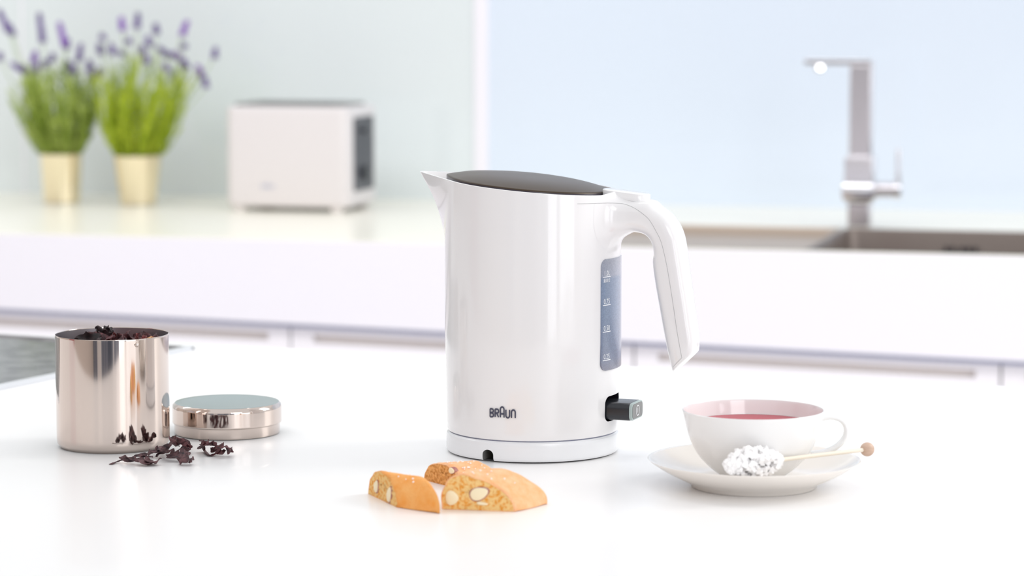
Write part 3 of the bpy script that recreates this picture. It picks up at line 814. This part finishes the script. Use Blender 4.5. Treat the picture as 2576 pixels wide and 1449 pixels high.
loose('dried_petal', [
    px_petal([(371, 1144, .001), (382, 1137, .005), (395, 1135, .006), (407, 1133, .004), (420, 1137, .003), (438, 1134, .003)], [.0008, .0018, .0022, .003, .002, .0012], 8),
    px_petal([(393, 1149, .001), (402, 1141, .003), (411, 1136, .004)], [.0005, .001, .0016], 9),
    px_petal([(412, 1138, .004), (419, 1128, .009), (427, 1118, .014)], [.003, .0036, .0022], 10, curl=.4)],
    M['hibiscus_grey'], 'dried petal with upright pointed lobe touching the foot of the canister')
loose('dried_petal', [
    px_petal([(432, 1098, .011), (438, 1108, .009), (445, 1120, .005)], [.0016, .0028, .0026], 12, curl=.5),
    px_petal([(445, 1104, .012), (453, 1114, .010), (463, 1122, .006), (474, 1134, .002)], [.0012, .0040, .0048, .002], 13),
    px_petal([(452, 1112, .010), (465, 1117, .009), (475, 1119, .008)], [.002, .0018, .0006], 14),
    px_petal([(458, 1130, .002), (468, 1127, .005), (478, 1128, .006)], [.002, .0025, .0006], 15)],
    M['hibiscus'], 'folded dark dried petal between the canister and its lid')
loose('dried_petal', [
    px_petal([(422, 1150, .002), (432, 1146, .004), (442, 1152, .003), (452, 1152, .003)], [.0008, .0036, .004, .002], 17, curl=.4),
    px_petal([(460, 1134, .008), (464, 1142, .006), (460, 1152, .004)], [.0015, .003, .0035], 18),
    px_petal([(452, 1166, .001), (460, 1160, .003), (472, 1162, .003), (487, 1156, .004)], [.0034, .0030, .0030, .0014], 19),
    px_petal([(476, 1165, .001), (483, 1162, .002)], [.002, .0018], 20)],
    M['hibiscus_grey'], 'curled reddish brown dried petal, nearest the camera in the middle of the spill')
loose('dried_petal', [
    px_petal([(503, 1109, .012), (511, 1111, .012), (511, 1120, .008), (505, 1128, .003)], [.0008, .0009, .0016, .0022], 22, curl=.2, crump=.0003),
    px_petal([(512, 1122, .006), (514, 1134, .001), (526, 1146, .0008), (540, 1144, .001), (550, 1134, .005), (556, 1122, .009)], [.0010, .0010, .0011, .0014, .0018, .002], 23, curl=.2, crump=.0003),
    px_petal([(511, 1118, .008), (522, 1116, .010), (534, 1118, .009), (545, 1122, .008)], [.0018, .0022, .003, .0014], 24),
    px_petal([(534, 1138, .002), (545, 1128, .006), (560, 1124, .009), (574, 1128, .007), (580, 1140, .002)], [.0014, .0028, .0024, .0024, .0018], 25, curl=.35),
    px_petal([(545, 1142, .002), (558, 1138, .003), (562, 1134, .004)], [.0014, .0018, .0018], 26)],
    M['hibiscus'], 'looped dark dried petal in front of the steel lid, rightmost of the spilled ones')
# contents of the canister: three different shapes repeated, a few special ones on top
HG = 'dried hibiscus pieces heaped in the canister'
kinds = []
rnd = random.Random(11)
for k in range(5):
    L_ = rnd.uniform(.012, .018)
    pth = [(-L_, 0, rnd.uniform(-.002, .002)), (-L_ * .4, rnd.uniform(-.003, .003), .003), (L_ * .3, rnd.uniform(-.003, .003), rnd.uniform(.001, .005)), (L_, 0, rnd.uniform(-.002, .004))]
    b_ = petal_bm(pth, [.0010, .0042, .0048, .0012], 40 + k, curl=.7, crump=.0016)
    me = mesh_from(b_, 'dried_hibiscus'); me.materials.append(M[['hibiscus', 'hibiscus_red', 'hibiscus', 'hibiscus_red', 'hibiscus_dark'][k]])
    for p in me.polygons: p.use_smooth = True
    kinds.append(me)
cnt = 0
for layer, (n_, zl, rmax) in enumerate(((16, .072, .036), (20, .0775, .036), (17, .0825, .030))):
    for k in range(n_):
        a_ = k * 2.399 + layer; rr = rmax * math.sqrt((k + .5) / n_)
        me = kinds[(k * 3 + layer) % 5]
        o = bpy.data.objects.new('dried_hibiscus', me); COL.objects.link(o)
        sh = .008 if layer == 2 else 0
        o.location = CPOS + Vector((rr * math.cos(a_) + sh, rr * math.sin(a_), zl + rnd.uniform(0, .003) - .05 * max(0, rr - .02)))
        o.rotation_euler = (rnd.uniform(-.7, .7), rnd.uniform(-.5, .5), rnd.uniform(0, 6.3)); s_ = rnd.uniform(.6, .85); o.scale = (s_, s_, s_)
        tag(o, 'dark red dried hibiscus piece heaped in the steel canister', 'dried hibiscus', HG)
def special(name, bms, m, loc, label, cat='dried hibiscus'):
    bm = join(bms); o = obj(name, bm, m, None, sharp=70); o.location = loc; return tag(o, label, cat)
cp_ = at(285, 836, .088)
sp = []
for k in range(9):
    a_ = k * .7; t_ = .0045
    sp.append(petal_bm([(0, 0, -.004), (.002 * math.cos(a_), .002 * math.sin(a_), 0), (.0055 * math.cos(a_), .0055 * math.sin(a_), .003 + .0025 * (k % 3)), (.0075 * math.cos(a_), .0075 * math.sin(a_), .0055 + .002 * (k % 2))], [.001, .0022, .0017, .0004], 70 + k, curl=.5, crump=.0004))
special('dried_hibiscus', sp, M['hibiscus_dark'], (cp_.x, CPOS.y - .002, TOP + .0885), 'spiky black dried hibiscus bud, highest of the heap in the canister').location.z += .0015
cp_ = at(245, 845, .086)
special('dried_hibiscus', [petal_bm([(-.011, 0, .005), (-.004, .001, .0035), (.004, -.001, .004), (.011, 0, .0085)], [.001, .0042, .0045, .001], 81, curl=.9, crump=.0006),
                         petal_bm([(-.009, -.002, -.001), (0, -.003, -.003), (.009, -.001, .001)], [.002, .005, .002], 82, curl=.9)],
        M['hibiscus_dark'], (cp_.x, CPOS.y - .012, TOP + .0845), 'cupped black dried calyx left of the spiky bud in the canister')
special('orange_peel_piece', [petal_bm([(-.004, 0, 0), (0, 0, .001), (.004, 0, .002)], [.002, .0028, .0022], 83, thick=.0012, curl=.2, crump=.0003)],
        M['peel_orange'], (at(389, 840, .088).x, CPOS.y - .004, TOP + .0870), 'small orange peel chip at the right of the canister contents', 'peel')
special('dried_hibiscus', [petal_bm([(0, 0, -.005), (.0005, 0, .002), (.0, .001, .007)], [.0026, .0028, .0012], 84, curl=.4, crump=.0003)],
        M['hibiscus'], (at(379, 836, .088).x, CPOS.y - .001, TOP + .0865), 'upright dark dried petal next to the orange chip in the canister')
special('dried_hibiscus', [petal_bm([(-.013, 0, .004), (-.006, 0, .002), (0, 0, -.001), (.002, 0, -.007)], [.001, .003, .0034, .002], 85, curl=.5, crump=.0005)],
        M['hibiscus'], (at(352, 840, .088).x, CPOS.y + .004, TOP + .0868), 'arched dark red dried petal right of the spiky bud in the canister')

# ------------------------------------------------------------------ biscuits
def cantuccino(name, label, foot_a, foot_b, thick, Hh, seed, mats, almonds, group, skew=.0, n_prof=30, peak=1.0, grains=8):
    """slice of a flat loaf: cut face from foot_a to foot_b (world xy), thickness vector 'thick'"""
    A = Vector((foot_a[0], foot_a[1], 0)); B = Vector((foot_b[0], foot_b[1], 0)); U = (B - A); Lw = U.length; U.normalize()
    T = Vector((thick[0], thick[1], 0)); rnd = random.Random(seed)
    t = thing(name, label, 'biscuit', (A.x, A.y, TOP), 0, group)
    prof = []
    e = 2.3
    for k in range(n_prof + 1):
        a = math.pi * k / n_prof
        x = (.5 + .5 * math.cos(a)) ** peak; z = abs(math.sin(a)) ** (2 / e)
        prof.append([x * Lw, .0006 + z * Hh * (1 - skew * (x - .5))])
    # round the lower corners a little
    for k in range(1, 9): prof.append([Lw * (k / 9), 0.0])
    NT = 12; rings = []
    ns = [rnd.uniform(0, 6) for _ in range(6)]
    def wob(x, z, v): return 1 + .022 * math.sin(x * 260 + ns[0] + v * 3) + .018 * math.sin(x * 480 + z * 300 + ns[1] + v * 5)
    cx, cz = Lw / 2, Hh * .4
    for j in range(NT + 1):
        v = j / NT; edge = min(v, 1 - v) * T.length; ins = max(0, .0012 - edge) * .5
        r = []
        for x, z in prof:
            f = wob(x, z, v); xx = cx + (x - cx) * f; zz = max(0, cz + (z - cz) * f) if z > .0005 else 0
            if z > .0005: zz = max(.0, zz - ins)
            xx -= math.copysign(min(ins, abs(xx - cx)), xx - cx)
            r.append(U * xx + T * v + Vector((0, 0, zz)) + Vector((0, 0, 1)) * 0)
        rings.append(r)
    bm = bmesh.new(); vr = loft(bm, rings, True, False, False, mi=0)
    def capgrid(ring, vs, nrm, mi, rough):
        c = sum(ring, Vector()) / len(ring); prev = vs
        for s in (.965, .88, .72, .54, .34, .15):
            cur = []
            for p in ring:
                q = c + (p - c) * s + nrm * (rnd.uniform(-1, 1) * rough - (.0002 if s < .95 else 0)); q.z = max(q.z, 0); cur.append(bm.verts.new(q))
            for i in range(len(cur)):
                k2 = (i + 1) % len(cur); bm.faces.new((prev[i], prev[k2], cur[k2], cur[i])).material_index = mi if s < .95 else 0
            prev = cur
        bm.faces.new(prev).material_index = mi
    nrm = U.cross(Vector((0, 0, 1))).normalized()
    if nrm.dot(T) > 0: nrm = -nrm
    capgrid(rings[0], vr[0], nrm, 1, .0005); capgrid(rings[-1], vr[-1], -nrm, 1, .0005)
    for j in range(1, NT):
        for v in vr[j]:
            if v.co.z > .001: v.co += Vector([rnd.uniform(-1, 1) * .00022 for _ in range(3)])
    o = obj('dough', bm, mats, t, sharp=80)
    Z = Vector((0, 0, 1))
    for (fx, fz, rx, rz_, rot, skin) in almonds:
        for part, sc_, push, mm in (('almond_skin', 1.16, .0000, M['almond_skin']), ('almond', 1.0, .0007, M['almond'])):
            if not skin and part == 'almond_skin': continue
            b = bmesh.new(); n = 20; rr = []
            for q in range(5):
                f = math.cos(math.pi / 2 * q / 4.3); dpt = math.sin(math.pi / 2 * q / 4.3)
                rr.append([])
                for k in range(n):
                    a = 2 * math.pi * k / n; px_ = math.cos(a) * rx * sc_ * f; pz_ = math.sin(a) * rz_ * sc_ * f * (1 - .25 * math.cos(a))
                    X_ = px_ * math.cos(rot) - pz_ * math.sin(rot); Z_ = px_ * math.sin(rot) + pz_ * math.cos(rot)
                    rr[-1].append(U * (fx * Lw + X_) + Z * (fz * Hh + Z_) + nrm * (push + .0008 * dpt))
            loft(b, [[p - nrm * .003 for p in rr[0]]] + rr, True, True, True)
            obj(part, b, mm, t)
    if grains:
        b = bmesh.new()
        for k in range(grains):
            q = prof[int(n_prof * rnd.uniform(.25, .75))]; v = rnd.uniform(.15, .85)
            c = U * q[0] + T * v + Vector((0, 0, q[1] + .0002)); s = rnd.uniform(.0005, .0009)
            for vv in bmesh.ops.create_icosphere(b, subdivisions=1, radius=s)['verts']: vv.co += c
        g = obj('sugar_grains', b, M['sugar_grain'], t, smooth=False, label='white sugar grains on the crust'); g['kind'] = 'stuff'
    return t
BG = 'almond biscuits lying in front of the kettle'
p1, p2 = at(1107, 1281), at(1298, 1288)
cantuccino('almond_biscuit', 'almond biscuit with its cut face to the camera and a whole almond, rightmost of three', p1, p2, (.0235, .032), .0240, 5,
           [M['crust_pale'], M['crumb']], [(.52, .52, .0068, .0044, .35, True), (.16, .36, .0048, .0052, 0, False), (.56, .22, .0042, .0012, -.1, False)], BG, skew=.3, peak=1.45, grains=14)
p1, p2 = at(926, 1242), at(1000, 1277)
cantuccino('almond_biscuit', 'orange crusted almond biscuit at the left, cut end turned to the canister', p1, p2, (.0315, -.0250), .0208, 9,
           [M['crust'], M['crumb']], [(.30, .42, .0050, .0036, 1.0, True), (.74, .34, .0062, .0036, 1.1, True)], BG, skew=.1, grains=7)
p1, p2 = at(1066, 1208), at(1162, 1232)
cantuccino('almond_biscuit', 'almond biscuit half hidden behind the other two, nearest the kettle', p1, p2, (.0285, .010), .0158, 15,
           [M['crust_pale'], M['crumb_dark']], [(.75, .8, .0035, .0022, 0, True)], BG, skew=.1, grains=26)

# ------------------------------------------------------------------ teacup on its saucer, sugar stick
TP = Vector((.1824, 2.073, TOP))
sa = thing('saucer', 'white porcelain saucer under the teacup', 'saucer', TP, 0)
bm = bmesh.new()
outer = [(.0440, .0), (.0466, .0), (.0475, .0010), (.0490, .0034), (.056, .0064), (.064, .0104), (.072, .0150), (.0780, .0192), (.0797, .0206)]
inner = [(.0800, .0211), (.0795, .0213), (.0775, .0205), (.071, .0163), (.063, .0120), (.054, .0083), (.044, .0062), (.030, .0056), (.010, .0055)]
lathe(bm, outer + inner, 144, 0, 0, False, True)
bm2 = bmesh.new(); lathe(bm2, [(.044, .0), (.043, .002), (.001, .0025)], 144, 0, 0, False, True)
obj('plate', join([bm, bm2]), M['saucer_glaze'], sa, sharp=60)
cu = thing('teacup', 'white porcelain teacup of red fruit tea on its saucer', 'cup', TP + Vector((-.001, 0, .0056)), 0)
def prof_s(pts, n=6): return [(p.x, p.y) for p in catmull([(a, b, 0) for a, b in pts], n)]
co = prof_s([(.0205, .0002), (.0245, .0030), (.0305, .0075), (.0360, .0125), (.0420, .0195), (.0475, .0300), (.0506, .0400), (.0528, .0492), (.0534, .0524)])
ci = prof_s([(.0530, .0528), (.0522, .0518), (.0496, .0400), (.0462, .0300), (.0405, .0200), (.0340, .0130), (.0230, .0070), (.008, .0050)])
bm = bmesh.new(); lathe(bm, co + ci, 144, 0, 0, True, True); obj('bowl', bm, M['porcelain'], cu, sharp=60)
bm = bmesh.new(); lathe(bm, [(.0008, .0418), (.040, .0418), (.0497, .0418)], 96, 0, 0, True, False)
obj('tea', bm, M['tea'], cu, label='red fruit tea')
hpx = [(2058, 1055), (2078, 1049), (2098, 1049), (2116, 1056), (2127, 1070), (2129, 1087), (2124, 1103), (2112, 1117), (2096, 1128), (2072, 1138), (2040, 1142)]
hp_ = []
for (x, y) in hpx:
    a = (x - 1288) / FPX; b = -(y - 724.5) / FPX; d = Vector((a, CP + b * SP, -SP + b * CP)); t_ = TP.y / d.y
    q = d * t_; hp_.append(Vector((q.x - TP.x + .001, 0, EYE + q.z - .0056)))
hp_ = catmull(hp_, 5); rings = []
for i, p in enumerate(hp_):
    d = (hp_[min(i + 1, len(hp_) - 1)] - hp_[max(i - 1, 0)]).normalized(); s_ = Vector((0, 1, 0)); n_ = d.cross(s_)
    rings.append([p + .0052 * math.cos(2 * math.pi * k / 16) * s_ + .0022 * math.sin(2 * math.pi * k / 16) * n_ for k in range(16)])
bm = bmesh.new(); loft(bm, rings); obj('cup_handle', bm, M['porcelain'], cu, sharp=70)

sA = Vector((at(1862, 1182, .020).x, 2.0055, TOP + .0280)); sBall = Vector((.2683, 2.078, TOP + .0272))
dirv = (sBall - sA).normalized()
ss = thing('sugar_stick', 'rock sugar on a wooden swizzle stick leaning on the saucer', 'sugar stick', sA)
bm = bmesh.new(); tube(bm, [Vector((0, 0, 0)), sBall - sA], .0016, 12); obj('stick', bm, M['stick_wood'], ss)
bm = bmesh.new(); bmesh.ops.create_uvsphere(bm, u_segments=32, v_segments=20, radius=.0054)
for v in bm.verts: v.co += sBall - sA
obj('ball_knob', bm, M['ball_wood'], ss, label='brown wooden ball end')
rnd = random.Random(5); bm = bmesh.new(); Ls = .044
side = dirv.cross(Vector((0, 0, 1))).normalized(); upv = side.cross(dirv)
for k in range(420):
    u = rnd.uniform(-.015, .036); f = max(.25, 1 - abs((u - .010) / .0275) ** 2.6)
    a = rnd.uniform(0, 2 * math.pi); rr = .0112 * f * math.sqrt(rnd.random())
    c = dirv * u + side * rr * math.cos(a) * .9 + upv * rr * math.sin(a) * 1.0; s = rnd.uniform(.0013, .0026)
    mt = Matrix.Translation(c) @ Matrix.Rotation(rnd.uniform(0, 3), 4, Vector((rnd.random(), rnd.random(), rnd.random() + .01)).normalized())
    add_box(bm, -s, s, -s * .8, s * .8, -s * .7, s * .7, mt)
lo = min(v.co.z for v in bm.verts)
cr = obj('sugar_crystals', bm, M['sugar'], ss, smooth=False, label='cluster of clear white rock sugar'); cr['kind'] = 'stuff'

# ------------------------------------------------------------------ lavender pots
def lavender(pos, label, seed, foliage_m, top_r, spikes, lean=0, fol_h=.16, fol_r=.09, potscale=1.0, bot_r=.033):
    t = thing('potted_lavender', label, 'plant', pos, 0)
    bm = bmesh.new(); ph = .088 * potscale
    lathe(bm, [(bot_r - .003, 0), (bot_r, .001), (top_r, ph - .001), (top_r + .0005, ph), (top_r - .0015, ph), (top_r - .003, ph - .012)], 64, 0, 0, True, False)
    obj('pot', bm, M['pot_metal'], t, sharp=40, label='tapered shiny metal pot')
    bm = bmesh.new(); lathe(bm, [(.001, ph - .008), (top_r - .0025, ph - .009)], 32, 0, 0, True, False); obj('soil', bm, M['soil'], t)
    rnd = random.Random(seed); bm = bmesh.new()
    def leaf(p, d, L, w_):
        s = d.cross(Vector((rnd.uniform(-1, 1), rnd.uniform(-1, 1), .3)))
        if s.length < 1e-3: return
        s.normalize(); q = [p, p + d * L * .5 + s * w_, p + d * L, p + d * L * .5 - s * w_]
        bm.faces.new([bm.verts.new(x) for x in q])
    for k in range(105):
        a = rnd.uniform(0, 2 * math.pi); r0 = top_r * .8 * math.sqrt(rnd.random()); tl = math.sqrt(rnd.random())
        hh = fol_h * (.5 + .62 * rnd.random() ** .8) * (1 - .2 * tl); out = fol_r * tl * rnd.uniform(.85, 1.15)
        p0 = Vector((r0 * math.cos(a), r0 * math.sin(a), ph - .010)); p1 = p0 + Vector((out * math.cos(a) * .45 + lean * .3, out * math.sin(a) * .45, hh * .5)); p2 = Vector((out * math.cos(a) + lean, out * math.sin(a), ph + hh))
        pts = catmull([p0, p1, p2], 7)
        tube(bm, pts, .0008, 3, False)
        for i in range(2, len(pts)):
            d = (pts[i] - pts[i - 1]).normalized()
            for q in range(4 if i < 14 else 3):
                b = Vector((rnd.uniform(-1, 1), rnd.uniform(-1, 1), rnd.uniform(-.2, .4)))
                leaf(pts[i] - d * rnd.random() * .008, (d * 1.3 + b * .75).normalized(), rnd.uniform(.013, .026), .0012)
    fo = obj('foliage', bm, foliage_m, t, smooth=False, recalc=False); fo['kind'] = 'stuff'
    for (sx, sz, L, tilt, m_) in spikes:
        # sx, sz: tip position beside the pot axis (m); the stalk runs down into the plant
        yo = rnd.uniform(-.035, .035); tip = Vector((sx, yo, sz)); base = Vector((sx * .18, yo * .3, ph))
        dv = Vector((tilt, 0, 1)).normalized(); q0 = tip - dv * L
        pts = catmull([base, base.lerp(q0, .5) + Vector((sx * .05, 0, .01)), q0, tip], 6)
        bm = bmesh.new()
        for i in range(int(L / .0042)):
            c = q0 + dv * (i * .0042); n = 6
            for k in range(n):
                a = k * 2 * math.pi / n + i * .5; rr = .0042 * (1 - .45 * i / max(1, L / .0042))
                cc = c + Vector((rr * math.cos(a), rr * math.sin(a), rnd.uniform(-.001, .002)))
                for vv in bmesh.ops.create_icosphere(bm, subdivisions=1, radius=.0028)['verts']: vv.co = cc + Vector((vv.co.x, vv.co.y, vv.co.z * 1.5))
        fs = obj('flower_spike', bm, m_, t, label='purple lavender flower spike')
        bm = bmesh.new(); tube(bm, pts, .0011, 4); obj('stalk', bm, M['stalk'], fs)
    return t
SC1 = 1388.0
def spk(pp, tilt_list, cx, base_y, blist):
    out = []
    for (x0, y0, x1, y1), br in zip(pp, blist):
        L = max(.012, math.hypot(x1 - x0, y1 - y0) / SC1); out.append(((x0 - cx) / SC1, (base_y - y0) / SC1, L, (x0 - x1) / max(10, (y1 - y0)), M['bloom_bright'] if br else M['bloom']))
    return out
pA = at(156, 509); pB = at(348, 514)
sA_ = [(10, 25, 35, 80), (110, 30, 118, 105), (160, 55, 174, 115), (92, 125, 86, 158), (212, 110, 206, 152), (40, 158, 66, 176), (148, 132, 142, 152), (176, 152, 190, 180), (225, 152, 228, 170), (6, 130, 8, 150),
       (60, 165, 75, 185), (120, 150, 122, 168), (196, 162, 190, 182), (30, 60, 40, 88), (100, 160, 98, 180), (228, 170, 250, 190), (180, 98, 176, 122)]
sB_ = [(316, 45, 320, 78), (356, 35, 352, 74), (398, 62, 400, 88), (476, 55, 462, 92), (268, 85, 270, 100), (252, 112, 256, 138), (288, 110, 294, 138), (334, 96, 334, 112), (380, 92, 388, 118), (543, 120, 540, 148),
       (396, 124, 418, 144), (414, 138, 440, 150), (436, 136, 456, 158), (462, 150, 470, 175), (492, 165, 505, 195), (516, 195, 520, 220), (300, 130, 310, 142), (355, 118, 358, 138), (378, 140, 380, 160), (430, 180, 434, 205), (472, 108, 470, 122), (250, 175, 256, 192), (420, 160, 424, 180)]
lavender(pA, 'lavender in a shiny metal pot, left one of the pair by the wall', 21, M['leaf_dull'], .0385, spk(sA_, None, 156, 509, [0, 0, 1, 1, 0] + [0] * 20), lean=-.012, fol_h=.155, fol_r=.085, bot_r=.0330)
lavender(pB, 'lavender in a shiny metal pot, right one of the pair, nearer the toaster', 34, M['leaf'], .0430, spk(sB_, None, 348, 514, [1, 0, 0, 1] + [0] * 8 + [1, 0, 1] + [0] * 20), lean=.016, fol_h=.165, fol_r=.088, bot_r=.0320)
